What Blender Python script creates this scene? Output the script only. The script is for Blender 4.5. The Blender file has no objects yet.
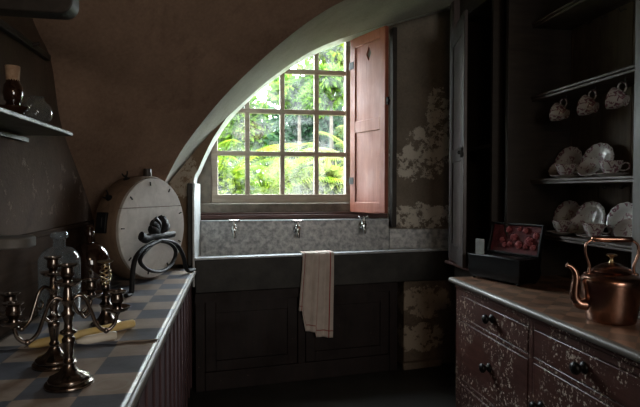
import bpy, math, random
from mathutils import Vector, Matrix
random.seed(7)
S = bpy.context.scene
COL = S.collection
PI = math.pi
# ------------------------------------------------------------------ camera
F, H = 500.0, 1.45
TH, PH = math.radians(9.76), math.radians(1.547)
cam = bpy.data.objects.new('camera', bpy.data.cameras.new('camera'))
COL.objects.link(cam)
cam.data.sensor_width = 36.0
cam.data.lens = 36.0 * F / 640.0
cam.data.clip_start = 0.05
cam.location = (0, 0, H)
cam.rotation_euler = (PI / 2 - PH, 0, -TH)
S.camera = cam

def P(px, py, **k):
    """point of the room seen at a pixel of the photo, on the plane X=, Y= or Z="""
    x, y = (px - 320) / F, -(py - 203.5) / F
    fy = math.cos(PH) + y * math.sin(PH)
    fz = -math.sin(PH) + y * math.cos(PH)
    d = (x * math.cos(TH) + fy * math.sin(TH), -x * math.sin(TH) + fy * math.cos(TH), fz)
    (a, v), = k.items()
    i = 'XYZ'.index(a)
    o = (0, 0, H)
    t = (v - o[i]) / d[i]
    return Vector([o[j] + t * d[j] for j in range(3)])

# ------------------------------------------------------------------ mesh builder
class MB:
    def __init__(s):
        s.v, s.f = [], []
    def add(s, vs, fs, M=None):
        n = len(s.v)
        for p in vs:
            p = Vector(p)
            s.v.append(M @ p if M else p)
        s.f += [tuple(i + n for i in f) for f in fs]
        return s
    def box(s, a, b, M=None):
        x0, y0, z0 = a; x1, y1, z1 = b
        vs = [(x0,y0,z0),(x1,y0,z0),(x1,y1,z0),(x0,y1,z0),(x0,y0,z1),(x1,y0,z1),(x1,y1,z1),(x0,y1,z1)]
        return s.add(vs, [(0,3,2,1),(4,5,6,7),(0,1,5,4),(1,2,6,5),(2,3,7,6),(3,0,4,7)], M)
    def prism(s, poly, z0, z1, M=None):
        n = len(poly)
        vs = [(x, y, z0) for x, y in poly] + [(x, y, z1) for x, y in poly]
        fs = [tuple(range(n - 1, -1, -1)), tuple(range(n, 2 * n))]
        fs += [(i, (i + 1) % n, n + (i + 1) % n, n + i) for i in range(n)]
        return s.add(vs, fs, M)
    def lathe(s, prof, n=28, M=None, rad=None):
        vs, fs = [], []
        m = len(prof)
        for r, z in prof:
            for k in range(n):
                a = 2 * PI * k / n
                rr = r * (rad(a, r) if rad else 1)
                vs.append((rr * math.cos(a), rr * math.sin(a), z))
        for i in range(m - 1):
            for k in range(n):
                k2 = (k + 1) % n
                fs.append((i*n+k, i*n+k2, (i+1)*n+k2, (i+1)*n+k))
        if prof[0][0] > 1e-6: fs.append(tuple(range(n - 1, -1, -1)))
        if prof[-1][0] > 1e-6: fs.append(tuple((m-1)*n + k for k in range(n)))
        return s.add(vs, fs, M)
    def tube(s, pts, r, n=10, M=None, flat=1.0, smooth=0):
        pts = [Vector(p) for p in pts]
        if smooth: pts = cat(pts, smooth)
        m = len(pts)
        rs = r if isinstance(r, (list, tuple)) else [r] * m
        if len(rs) != m: rs = [rs[0] + (rs[-1] - rs[0]) * i / (m - 1) for i in range(m)]
        vs, fs = [], []
        up = Vector((0, 0, 1))
        prev = None
        for i, p in enumerate(pts):
            t = (pts[min(i + 1, m - 1)] - pts[max(i - 1, 0)]).normalized()
            if prev is None:
                u = t.cross(up)
                if u.length < 1e-3: u = t.cross(Vector((1, 0, 0)))
            else:
                u = prev - t * prev.dot(t)
            u.normalize(); prev = u
            w = t.cross(u)
            for k in range(n):
                a = 2 * PI * k / n
                vs.append(p + u * rs[i] * math.cos(a) + w * rs[i] * flat * math.sin(a))
        for i in range(m - 1):
            for k in range(n):
                k2 = (k + 1) % n
                fs.append((i*n+k, i*n+k2, (i+1)*n+k2, (i+1)*n+k))
        fs.append(tuple(range(n - 1, -1, -1))); fs.append(tuple((m-1)*n + k for k in range(n)))
        return s.add(vs, fs, M)
    def ball(s, c, r, n=14, sc=(1, 1, 1), M=None):
        pr = [(max(r * math.sin(PI * i / n), 1e-7), -r * math.cos(PI * i / n)) for i in range(n + 1)]
        X = Matrix.Translation(c) @ Matrix.Diagonal((*sc, 1))
        return s.lathe(pr, n + 4, M @ X if M else X)
    def grid(s, rows, M=None, close=False):
        m, n = len(rows), len(rows[0])
        vs = [p for r in rows for p in r]
        fs = [(i*n+j, i*n+j+1, (i+1)*n+j+1, (i+1)*n+j) for i in range(m - 1) for j in range(n - 1)]
        return s.add(vs, fs, M)

def cat(pts, k=6):
    pts = [Vector(p) for p in pts]
    out = []
    for i in range(len(pts) - 1):
        p0 = pts[i - 1] if i else pts[0] * 2 - pts[1]
        p1, p2 = pts[i], pts[i + 1]
        p3 = pts[i + 2] if i + 2 < len(pts) else p2 * 2 - p1
        for j in range(k):
            t = j / k
            out.append(0.5 * (2*p1 + (p2-p0)*t + (2*p0 - 5*p1 + 4*p2 - p3)*t*t + (3*p1 - p0 - 3*p2 + p3)*t**3))
    out.append(pts[-1])
    return out

def obj(name, mb, m, parent=None, loc=None, rot=None, bev=0, smooth=40, solid=0):
    me = bpy.data.meshes.new(name)
    me.from_pydata([tuple(p) for p in mb.v], [], mb.f)
    me.validate()
    import bmesh
    bm = bmesh.new(); bm.from_mesh(me)
    bmesh.ops.remove_doubles(bm, verts=bm.verts, dist=1e-6)
    bmesh.ops.recalc_face_normals(bm, faces=bm.faces)
    bm.to_mesh(me); bm.free()
    me.materials.append(m)
    if smooth:
        me.shade_smooth()
        me.set_sharp_from_angle(angle=math.radians(smooth))
    o = bpy.data.objects.new(name, me)
    COL.objects.link(o)
    if parent: o.parent = parent
    if loc is not None: o.location = loc
    if rot is not None: o.rotation_euler = rot
    if solid:
        md = o.modifiers.new('solid', 'SOLIDIFY'); md.thickness = solid; md.offset = 0
    if bev:
        md = o.modifiers.new('bevel', 'BEVEL'); md.width = bev; md.segments = 2; md.limit_method = 'ANGLE'
    return o

def tag(o, label, cat_, group=None):
    o['label'] = label; o['category'] = cat_
    if group: o['group'] = group
    return o

def thing(name, label, cat_, loc=(0, 0, 0), rot=(0, 0, 0), group=None):
    o = bpy.data.objects.new(name, None)
    COL.objects.link(o)
    o.empty_display_size = .05
    o.location = loc; o.rotation_euler = rot
    return tag(o, label, cat_, group)

def struct(name, mb, m, parent=None, **k):
    o = obj(name, mb, m, parent, **k)
    if parent is None: o['kind'] = 'structure'
    return o

def copy_thing(r, loc, rot, label, group=None):
    c = r.copy(); COL.objects.link(c)
    c.location = loc; c.rotation_euler = rot
    tag(c, label, r['category'], group)
    for ch in list(r.children):
        d = ch.copy(); COL.objects.link(d); d.parent = c
        for g in list(ch.children):
            e = g.copy(); COL.objects.link(e); e.parent = d
    return c

# ------------------------------------------------------------------ materials
def new_mat(name):
    m = bpy.data.materials.new(name); m.use_nodes = True
    nt = m.node_tree
    return m, nt, nt.nodes['Principled BSDF']

def N(nt, t, **k):
    n = nt.nodes.new(t)
    for a, b in k.items():
        if a in n.inputs.keys(): n.inputs[a].default_value = b
        else: setattr(n, a, b)
    return n

def coords(nt, scale=(1, 1, 1), kind='Object'):
    tc = N(nt, 'ShaderNodeTexCoord')
    mp = N(nt, 'ShaderNodeMapping')
    mp.inputs['Scale'].default_value = scale
    nt.links.new(tc.outputs[kind], mp.inputs['Vector'])
    return mp.outputs['Vector']

def noise(nt, vec, scale, detail=6, rough=.6, dist=0):
    n = N(nt, 'ShaderNodeTexNoise', Scale=scale, Detail=detail, Roughness=rough, Distortion=dist)
    nt.links.new(vec, n.inputs['Vector'])
    return n.outputs['Fac']

def ramp(nt, fac, stops, interp='LINEAR'):
    r = N(nt, 'ShaderNodeValToRGB'); cr = r.color_ramp; cr.interpolation = interp
    while len(cr.elements) < len(stops): cr.elements.new(.5)
    for e, (p, c) in zip(cr.elements, stops):
        e.position = p; e.color = (*c, 1) if len(c) == 3 else c
    nt.links.new(fac, r.inputs['Fac'])
    return r.outputs['Color']

def g(v): return (v, v, v)

def mixc(nt, fac, a, b, mode='MIX'):
    n = N(nt, 'ShaderNodeMix', data_type='RGBA', blend_type=mode)
    for sock, val in ((n.inputs[0], fac), (n.inputs[6], a), (n.inputs[7], b)):
        if hasattr(val, 'links'): nt.links.new(val, sock)
        elif isinstance(val, (int, float)): sock.default_value = val
        else: sock.default_value = (*val, 1)
    return n.outputs[2]

def math_(nt, op, a, b=0.0, c=None, clamp=False):
    n = N(nt, 'ShaderNodeMath', operation=op); n.use_clamp = clamp
    for i, val in enumerate((a, b) if c is None else (a, b, c)):
        if hasattr(val, 'links'): nt.links.new(val, n.inputs[i])
        else: n.inputs[i].default_value = val
    return n.outputs[0]

def bump(nt, bs, h, strength=.3, dist=.01):
    b = N(nt, 'ShaderNodeBump', Strength=strength, Distance=dist)
    nt.links.new(h, b.inputs['Height']); nt.links.new(b.outputs['Normal'], bs.inputs['Normal'])

def M(name, c1, c2=None, scale=8, rough=.6, metal=0, stretch=(1, 1, 1), bmp=.2, detail=6, spec=.5, lo=.35, hi=.65, coat=0):
    m, nt, bs = new_mat(name)
    v = coords(nt, stretch)
    f = noise(nt, v, scale, detail)
    c = ramp(nt, f, [(lo, c1), (hi, c2 or c1)])
    nt.links.new(c, bs.inputs['Base Color'])
    bs.inputs['Roughness'].default_value = rough
    bs.inputs['Metallic'].default_value = metal
    bs.inputs['Specular IOR Level'].default_value = spec
    bs.inputs['Coat Weight'].default_value = coat
    if bmp: bump(nt, bs, noise(nt, v, scale * 4, 4), bmp, .004)
    return m

def wood(name, c1, c2, axis='x', rough=.5, scale=5, spec=.4, bmp=.15, chips=None, chip_lo=.66):
    """grained wood, optionally with pale chips of lost paint"""
    m, nt, bs = new_mat(name)
    st = {'x': (.12, 1, 1), 'y': (1, .12, 1), 'z': (1, 1, .12)}[axis]
    v = coords(nt, st)
    f = noise(nt, v, scale * 6, 8, .65, .6)
    c = ramp(nt, f, [(.3, c1), (.7, c2)])
    big = noise(nt, coords(nt), 3.0, 4)
    c = mixc(nt, ramp(nt, big, [(.35, g(0)), (.7, g(.45))]), c, tuple(x * .5 for x in c1))
    if chips:
        v2 = coords(nt, (1, 1, .8))
        a = noise(nt, v2, 64, 3, .65)
        b = noise(nt, v2, 4.5, 3, .5)
        k = math_(nt, 'MULTIPLY', ramp(nt, a, [(chip_lo, g(0)), (chip_lo + .03, g(1))]), ramp(nt, b, [(.44, g(0)), (.52, g(1))]))
        c = mixc(nt, k, c, chips)
    nt.links.new(c, bs.inputs['Base Color'])
    bs.inputs['Roughness'].default_value = rough
    bs.inputs['Specular IOR Level'].default_value = spec
    nt.links.new(ramp(nt, big, [(.3, g(rough * .8)), (.7, g(min(1, rough * 1.35)))]), bs.inputs['Roughness'])
    bump(nt, bs, f, bmp, .004)
    return m

def plaster(name, c1, c2, stain, peel=None, peel_box=None, scale=2.2, thr=.5, rough=.9):
    """old limewash: two browns, dark damp stains and, inside soft boxes, peeled pale patches"""
    m, nt, bs = new_mat(name)
    v = coords(nt)
    f = noise(nt, v, scale, 8, .62)
    c = ramp(nt, f, [(.32, c1), (.68, c2)])
    st = noise(nt, v, scale * .7 + 1, 6, .7, .8)
    c = mixc(nt, ramp(nt, st, [(.56, g(0)), (.68, g(.55))]), c, stain)
    fine = noise(nt, v, 60, 3)
    c = mixc(nt, .25, c, ramp(nt, fine, [(.3, tuple(x * .6 for x in c1)), (.7, c2)]))
    hgt = f
    if peel:
        pn = noise(nt, v, 10, 10, .78, .2)
        sep = N(nt, 'ShaderNodeSeparateXYZ'); nt.links.new(v, sep.inputs[0])
        tot = None
        for (x, z, rx, rz) in peel_box:
            dx = math_(nt, 'POWER', math_(nt, 'ABSOLUTE', math_(nt, 'DIVIDE', math_(nt, 'SUBTRACT', sep.outputs[0], x), rx)), 2.0)
            dz = math_(nt, 'POWER', math_(nt, 'ABSOLUTE', math_(nt, 'DIVIDE', math_(nt, 'SUBTRACT', sep.outputs[2], z), rz)), 2.0)
            d = math_(nt, 'SUBTRACT', 1.0, math_(nt, 'ADD', dx, dz), clamp=True)
            tot = d if tot is None else math_(nt, 'MAXIMUM', tot, d)
        val = math_(nt, 'ADD', math_(nt, 'ADD', math_(nt, 'MULTIPLY', pn, 1.25), -.12), math_(nt, 'MULTIPLY', ramp(nt, tot, [(0, g(0)), (.6, g(1))]), .19))
        val = math_(nt, 'MULTIPLY', val, ramp(nt, tot, [(0, g(0)), (.15, g(1))]))
        k = ramp(nt, val, [(thr + .12, g(0)), (thr + .14, g(1))])
        c = mixc(nt, k, c, peel)
        hgt = math_(nt, 'SUBTRACT', f, math_(nt, 'MULTIPLY', k, .5))
    nt.links.new(c, bs.inputs['Base Color'])
    bs.inputs['Roughness'].default_value = rough
    bs.inputs['Specular IOR Level'].default_value = .2
    bump(nt, bs, math_(nt, 'ADD', hgt, math_(nt, 'MULTIPLY', fine, .15)), .5, .02)
    return m

def glass(name, tint, rough=.02, dirt=0.0, body=0.0, refl=.55):
    """thin glass: clear with a reflecting skin, so daylight passes it"""
    m, nt, bs = new_mat(name)
    out = nt.nodes['Material Output']
    tr = N(nt, 'ShaderNodeBsdfTransparent'); tr.inputs[0].default_value = (*tint, 1)
    gl = N(nt, 'ShaderNodeBsdfGlossy'); gl.inputs['Roughness'].default_value = rough
    lw = N(nt, 'ShaderNodeLayerWeight', Blend=.25)
    fr = math_(nt, 'MULTIPLY_ADD', lw.outputs['Facing'], refl, .015)
    mx = N(nt, 'ShaderNodeMixShader')
    nt.links.new(fr, mx.inputs[0]); nt.links.new(tr.outputs[0], mx.inputs[1]); nt.links.new(gl.outputs[0], mx.inputs[2])
    last = mx
    if dirt or body:
        df = N(nt, 'ShaderNodeBsdfTranslucent'); df.inputs[0].default_value = (.8, .85, .85, 1)
        d2 = N(nt, 'ShaderNodeBsdfDiffuse'); d2.inputs[0].default_value = (.5, .5, .48, 1)
        ad = N(nt, 'ShaderNodeMixShader'); ad.inputs[0].default_value = .5
        nt.links.new(df.outputs[0], ad.inputs[1]); nt.links.new(d2.outputs[0], ad.inputs[2])
        n = noise(nt, coords(nt), 5, 8, .7, .4)
        k = ramp(nt, n, [(.42, g(body)), (.72, g(dirt))])
        m2 = N(nt, 'ShaderNodeMixShader')
        nt.links.new(k, m2.inputs[0]); nt.links.new(mx.outputs[0], m2.inputs[1]); nt.links.new(ad.outputs[0], m2.inputs[2])
        last = m2
    nt.links.new(last.outputs[0], out.inputs['Surface'])
    return m

def leaf_mat(name, c1, c2, scale=3):
    m, nt, bs = new_mat(name)
    out = nt.nodes['Material Output']
    c = ramp(nt, noise(nt, coords(nt), scale, 3), [(.35, c1), (.65, c2)])
    df = N(nt, 'ShaderNodeBsdfDiffuse'); tl = N(nt, 'ShaderNodeBsdfTranslucent')
    nt.links.new(c, df.inputs[0]); nt.links.new(c, tl.inputs[0])
    mx = N(nt, 'ShaderNodeMixShader'); mx.inputs[0].default_value = .45
    nt.links.new(df.outputs[0], mx.inputs[1]); nt.links.new(tl.outputs[0], mx.inputs[2])
    nt.links.new(mx.outputs[0], out.inputs['Surface'])
    return m

BROWN1, BROWN2 = (.15, .096, .066), (.285, .19, .135)
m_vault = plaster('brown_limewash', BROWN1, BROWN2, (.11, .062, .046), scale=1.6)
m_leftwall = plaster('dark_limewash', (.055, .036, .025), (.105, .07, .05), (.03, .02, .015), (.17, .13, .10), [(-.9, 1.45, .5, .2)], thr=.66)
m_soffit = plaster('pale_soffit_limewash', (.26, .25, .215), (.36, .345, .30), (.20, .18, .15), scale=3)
m_ring = plaster('flaking_jamb_limewash', (.20, .14, .09), (.30, .21, .14), (.11, .07, .045), (.46, .40, .32), [(-.36, 1.55, .13, .2)], thr=.5)
m_white = M('whitewash_and_lit_lead', (.46, .48, .48), (.66, .68, .68), 14, .45, 0, bmp=.3)  # whitewash; the lead sheet's paleness is window light put into the colour
m_rightwall = plaster('peeling_limewash', (.15, .128, .104), (.30, .258, .205), (.085, .07, .055), (.70, .66, .57),
                      [(1.70, 1.80, .24, .30), (1.60, 1.22, .42, .14), (1.77, 2.12, .13, .32), (1.56, 1.70, .24, .2)], thr=.535)
m_pier = plaster('flaking_stone', (.11, .085, .065), (.27, .21, .155), (.03, .024, .018), (.42, .35, .27), [(1.6, .5, .3, .16), (1.55, .2, .3, .14)], thr=.5)
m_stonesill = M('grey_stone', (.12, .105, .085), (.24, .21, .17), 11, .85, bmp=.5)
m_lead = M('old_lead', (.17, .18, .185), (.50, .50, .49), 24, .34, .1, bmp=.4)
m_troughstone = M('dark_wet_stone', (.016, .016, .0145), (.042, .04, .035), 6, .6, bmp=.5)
m_rim = M('pale_lead_rim', (.42, .45, .48), (.62, .65, .68), 20, .3, .3, bmp=.3)  # paler than the basin lead
m_darkwood = wood('near_black_wood', (.018, .013, .010), (.04, .03, .022), 'x')
m_darkwood_y = wood('near_black_board', (.018, .014, .011), (.038, .03, .024), 'y')
m_rackwood = wood('rack_brown_wood', (.05, .034, .022), (.095, .068, .045), 'z', .7, spec=.15)
m_rackshelf = wood('rack_shelf_wood', (.045, .03, .022), (.085, .06, .045), 'y', .5, spec=.35)
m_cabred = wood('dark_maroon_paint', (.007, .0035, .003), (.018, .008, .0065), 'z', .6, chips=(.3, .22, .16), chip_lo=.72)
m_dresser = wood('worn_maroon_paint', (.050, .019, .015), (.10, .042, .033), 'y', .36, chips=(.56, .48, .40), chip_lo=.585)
m_boards = wood('faded_plum_paint', (.055, .027, .03), (.11, .062, .066), 'z', .55, chips=(.35, .3, .28), chip_lo=.70)
m_nosing = wood('rubbed_edge_wood', (.10, .085, .07), (.24, .215, .19), 'y', .38)
m_shutter = wood('red_brown_paint', (.25, .066, .038), (.42, .145, .09), 'z', .5, scale=4, bmp=.1)
m_frame = wood('grey_brown_sash', (.36, .30, .235), (.54, .47, .385), 'x', .7)
m_redsill = wood('dark_red_sill', (.06, .025, .02), (.13, .06, .05), 'x', .5)
m_iron = M('black_iron', (.006, .006, .0065), (.014, .014, .014), 20, .55, .0, spec=.2, bmp=.2)
m_blackwood = M('black_lacquer', (.003, .003, .003), (.007, .006, .006), 10, .38, bmp=.05, spec=.25)
m_silver = M('tarnished_silver', (.13, .105, .09), (.34, .29, .25), 16, .2, 1, bmp=.05)
m_copper = M('aged_copper', (.28, .145, .10), (.48, .28, .205), 7, .24, 1, bmp=.03)
m_brass = M('dull_brass', (.30, .22, .12), (.5, .38, .22), 10, .28, 1, bmp=.03)
m_chrome = M('grey_tap_metal', (.30, .29, .27), (.6, .59, .56), 12, .22, 1, bmp=.05)
m_wax_y = M('yellow_wax', (.72, .52, .18), (.84, .65, .31), 8, .45, bmp=.1)
m_wax_w = M('pale_wax', (.74, .67, .54), (.85, .80, .69), 8, .45, bmp=.1)
m_glass = glass('window_glass', (.97, .985, .98), .03, .09, .0, .03)
m_bottle = glass('clear_bottle_glass', (.80, .82, .83), .03, .10, .06)
m_amber = M('dark_amber_glass', (.012, .005, .003), (.03, .012, .006), 5, .06, bmp=0, coat=1)
m_cork = M('cork', (.28, .17, .10), (.42, .28, .18), 40, .9, bmp=.4)
m_flag = M('dark_flagstone', (.012, .011, .010), (.03, .027, .024), 3, .6, bmp=.4)
m_drumwood = wood('scrubbed_pale_wood', (.46, .425, .38), (.66, .62, .565), 'x', .75, scale=2.2)
m_drumside = wood('dark_hoop_wood', (.11, .07, .045), (.20, .13, .085), 'z', .65)
m_ceramic_dark = M('dark_rubber_brown', (.02, .015, .012), (.04, .03, .025), 10, .5)
m_rose = M('dusty_pink_petals', (.20, .032, .038), (.36, .105, .11), 30, .8, bmp=.2)
m_rosedark = M('dark_crimson_lining', (.05, .006, .008), (.13, .016, .02), 30, .8, bmp=.5)
m_card = M('grey_card', (.12, .12, .105), (.17, .17, .15), 20, .7)
m_pan = M('grey_pewter', (.2, .2, .2), (.32, .32, .32), 10, .35, .8)

# checked oilcloth
def cloth_mat():
    m, nt, bs = new_mat('checked_oilcloth')
    v = coords(nt, (1, 1, 0))
    ch = N(nt, 'ShaderNodeTexChecker', Scale=1 / .165)
    mp = N(nt, 'ShaderNodeMapping'); mp.inputs['Location'].default_value = (.262, .03, .05)
    nt.links.new(v, mp.inputs['Vector']); nt.links.new(mp.outputs[0], ch.inputs['Vector'])
    wear = noise(nt, v, 7, 7, .7)
    a = ramp(nt, wear, [(.3, (.22, .17, .135)), (.7, (.44, .37, .31))])
    b = ramp(nt, wear, [(.3, (.055, .062, .075)), (.7, (.17, .185, .22))])
    c = mixc(nt, ch.outputs['Fac'], a, b)
    sp = noise(nt, v, 70, 2)
    c = mixc(nt, ramp(nt, sp, [(.68, g(0)), (.74, g(.4))]), c, (.35, .33, .3))
    # one pale ring left by a wet base
    o = P(112, 385, Z=.88)
    sep = N(nt, 'ShaderNodeVectorMath', operation='DISTANCE'); nt.links.new(v, sep.inputs[0]); sep.inputs[1].default_value = (o.x, o.y, 0)
    d = math_(nt, 'ABSOLUTE', math_(nt, 'SUBTRACT', sep.outputs['Value'], .048))
    c = mixc(nt, ramp(nt, d, [(.002, g(.75)), (.007, g(0))]), c, (.36, .33, .28))
    nt.links.new(c, bs.inputs['Base Color'])
    nt.links.new(ramp(nt, wear, [(.3, g(.27)), (.7, g(.42))]), bs.inputs['Roughness'])
    bump(nt, bs, noise(nt, v, 9, 5), .25, .008)
    return m
m_cloth = cloth_mat()

# dresser top: brown boards with faint painted diamonds
def top_mat():
    m, nt, bs = new_mat('patterned_brown_top')
    v = coords(nt, (1, 1, 0))
    mp = N(nt, 'ShaderNodeMapping'); mp.inputs['Rotation'].default_value = (0, 0, PI / 4)
    mp.inputs['Location'].default_value = (.03, .02, .05)
    nt.links.new(v, mp.inputs['Vector'])
    ch = N(nt, 'ShaderNodeTexChecker', Scale=1 / .1); nt.links.new(mp.outputs[0], ch.inputs['Vector'])
    w = noise(nt, v, 5, 8, .7)
    a = ramp(nt, w, [(.3, (.12, .056, .032)), (.7, (.29, .16, .10))])
    b = ramp(nt, w, [(.3, (.065, .036, .022)), (.7, (.14, .085, .055))])
    c = mixc(nt, math_(nt, 'MULTIPLY', ch.outputs['Fac'], .9), a, b)
    nt.links.new(c, bs.inputs['Base Color'])
    nt.links.new(ramp(nt, w, [(.3, g(.32)), (.7, g(.55))]), bs.inputs['Roughness'])
    bump(nt, bs, w, .2, .005)
    return m
m_top = top_mat()

# china with plum sprigs: a broken ring near the rim and a spray in the middle of flat ware, all-over sprays on cups
def china_mat(name, flat):
    m, nt, bs = new_mat(name)
    v = coords(nt)
    f = noise(nt, v, 48, 2, .5, 1.0)
    k = ramp(nt, f, [(.53, g(0)), (.57, g(1))])
    if flat:
        sep = N(nt, 'ShaderNodeSeparateXYZ'); nt.links.new(v, sep.inputs[0])
        rr = math_(nt, 'SQRT', math_(nt, 'ADD', math_(nt, 'POWER', math_(nt, 'ABSOLUTE', sep.outputs[0]), 2.0), math_(nt, 'POWER', math_(nt, 'ABSOLUTE', sep.outputs[1]), 2.0)))
        band = ramp(nt, math_(nt, 'MULTIPLY', rr, 10.0), [(0, g(.85)), (.46, g(.85)), (.5, g(0)), (.80, g(0)), (.82, g(1)), (1.0, g(1)), (1.0, g(1))])
        k = math_(nt, 'MULTIPLY', k, band)
    ink = ramp(nt, noise(nt, v, 70, 1), [(.4, (.09, .02, .045)), (.6, (.19, .07, .10))])
    c = mixc(nt, math_(nt, 'MULTIPLY', k, .9), (.43, .41, .385), ink)
    nt.links.new(c, bs.inputs['Base Color'])
    bs.inputs['Roughness'].default_value = .15
    return m
m_china_flat = china_mat('bordered_china', True)
m_china = china_mat('sprigged_china', False)


# tea towel: object coordinates run along the cloth (x across, z down from the rim)
def towel_mat():
    m, nt, bs = new_mat('linen_with_red_lines')
    at = N(nt, 'ShaderNodeAttribute', attribute_name='weave')
    sep = N(nt, 'ShaderNodeSeparateXYZ'); nt.links.new(at.outputs['Vector'], sep.inputs[0])
    u, w = sep.outputs[0], sep.outputs[1]
    def line(s, p, hw): return math_(nt, 'LESS_THAN', math_(nt, 'ABSOLUTE', math_(nt, 'SUBTRACT', s, p)), hw)
    base = ramp(nt, noise(nt, coords(nt), 12, 6), [(.3, (.52, .45, .40)), (.7, (.66, .58, .52))])
    k = line(u, .875, .014)
    k = math_(nt, 'MAXIMUM', k, math_(nt, 'MULTIPLY', line(u, .07, .012), .8))
    k = math_(nt, 'MAXIMUM', k, math_(nt, 'MULTIPLY', line(u, .52, .008), .5))
    k = math_(nt, 'MAXIMUM', k, math_(nt, 'MULTIPLY', line(w, .93, .006), .8))
    c = mixc(nt, k, base, (.30, .055, .05))
    nt.links.new(c, bs.inputs['Base Color'])
    bs.inputs['Roughness'].default_value = .95
    bs.inputs['Specular IOR Level'].default_value = .1
    return m
m_towel = towel_mat()

# ------------------------------------------------------------------ room shell
FZ = -.05
XL, XR, YB, YF, ZC = -.9, 2.3, -2.0, 4.42, 3.15
struct('floor', MB().box((XL - .1, YB - .1, FZ - .1), (XR + .1, YF + .2, FZ)), m_flag, smooth=0)
struct('ceiling', MB().box((XL - .1, YB - .1, ZC), (XR + .1, YF + .2, ZC + .15)), m_vault, smooth=0)
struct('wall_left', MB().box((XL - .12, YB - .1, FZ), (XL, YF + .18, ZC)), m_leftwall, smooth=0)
struct('wall_right', MB().box((XR, YB - .1, FZ), (XR + .12, YF + .18, ZC)), m_vault, smooth=0)
struct('wall_behind', MB().box((XL, YB - .12, FZ), (XR, YB, ZC)), m_vault, smooth=0)

# window wall with its hole
WX0, WX1, WZ0, WZ1 = -.195, 1.055, 1.335, 2.98
wb = MB()
wb.box((XL, YF, FZ), (WX0, YF + .16, ZC)).box((WX1, YF, FZ), (XR, YF + .16, ZC))
wb.box((WX0, YF, FZ), (WX1, YF + .16, WZ0)).box((WX0, YF, WZ1), (WX1, YF + .16, ZC))
struct('wall_window', wb, m_stonesill, smooth=0)

# arch: front edge A, back edge B, inner opening C, outer border Q
Apx = [(158,195,3.62),(163,185,3.58),(180,153,3.5),(200,125,3.4),(229,91,3.3),(268,54,3.22),(308,22,3.15),(345,0,3.1),(400,-22,3.1),(640,-60,3.1)]
Bpx = [(162,192),(168,184),(187,161),(208,136),(234,111),(270,79),(310,52),(349,36),(400,21),(640,-15)]
Cpx = [(193.5,186),(199,168),(209,146),(217,132),(236,106),(270,74),(310,46),(349,28),(400,12),(640,-30)]
A = [P(x, y, Y=Y) for x, y, Y in Apx]
YR = 3.9
B = [P(x, y, Y=YR) for x, y in Bpx]
C = [P(x, y, Y=YR) for x, y in Cpx]
A = [Vector((A[0].x, 3.62, .8875)), Vector((A[0].x, 3.62, 1.0))] + A
B = [Vector((B[0].x, YR, .8875)), Vector((B[0].x, YR, 1.0))] + B
C = [Vector((-.287, YR, .8875)), Vector((-.287, YR, 1.0))] + C
Q = [Vector(q) for q in [(XL,3.5,.8875),(XL,3.5,1.0),(XL,3.42,1.28),(XL,3.2,1.5),(XL,2.85,1.8),(XL,2.71,2.1),(XL,2.46,2.25),(XL,2.0,2.7),(XL,1.6,3.15),(0,2.2,3.15),(.9,2.9,3.15),(2.3,3.1,3.15)]]
# keep the crown of the arch inside the room
for L in (A, B, C):
    for p in L:
        p.x = min(p.x, XR); p.z = min(p.z, ZC - .02)
K = 6
cA, cB, cC, cQ = cat(A, K), cat(B, K), cat(C, K), cat(Q, K)
struct('wall_arch', MB().grid([[q.lerp(a, t / 10) for t in range(11)] for a, q in zip(cA, cQ)]), m_vault, smooth=60)
struct('trim_1', MB().grid([[a.lerp(b, t / 4) for t in range(5)] for a, b in zip(cA, cB)]), m_soffit, smooth=60)
struct('trim_2', MB().grid([[b.lerp(c, t / 3) for t in range(4)] for b, c in zip(cB, cC)]), m_ring, smooth=60)
rear = [Vector((c.x - .012, YF, c.z)) for c in cC]
struct('trim_3', MB().grid([[c.lerp(r, t / 3) for t in range(4)] for c, r in zip(cC, rear)]), m_white, smooth=60)
# wall to the right of the sink: returns from the window to the tall cupboard
poly = [(1.075, YF), (1.37, 4.27), (1.93, 4.15), (XR, 4.12), (XR, YF)]
struct('wall_sink_right', MB().prism(poly, FZ, ZC), m_rightwall, smooth=0)
# stone band and red sill board under the window
struct('trim_4', MB().box((-.29, 4.34, 1.255), (1.36, YF, 1.335)), m_stonesill, bev=.008)
struct('trim_5', MB().box((-.285, 4.255, 1.205), (1.34, YF, 1.24)).box((-.285, 4.30, 1.24), (1.34, YF, 1.257)), m_redsill, bev=.005)
# wainscot behind the left counter
struct('baseboard_left', MB().box((XL, -.5, .885), (XL + .018, 3.46, 1.235)).box((XL, -.5, 1.235), (XL + .03, 3.46, 1.26)), wood('wainscot_brown', (.03, .019, .013), (.06, .038, .026), 'y', .8, spec=.03), bev=.004)
# dark post strip, stands in for the shadow gap beside the shutter
struct('trim_6', MB().box((1.352, 4.165, 1.125), (1.392, 4.25, 2.85)), m_darkwood, bev=.004)

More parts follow.
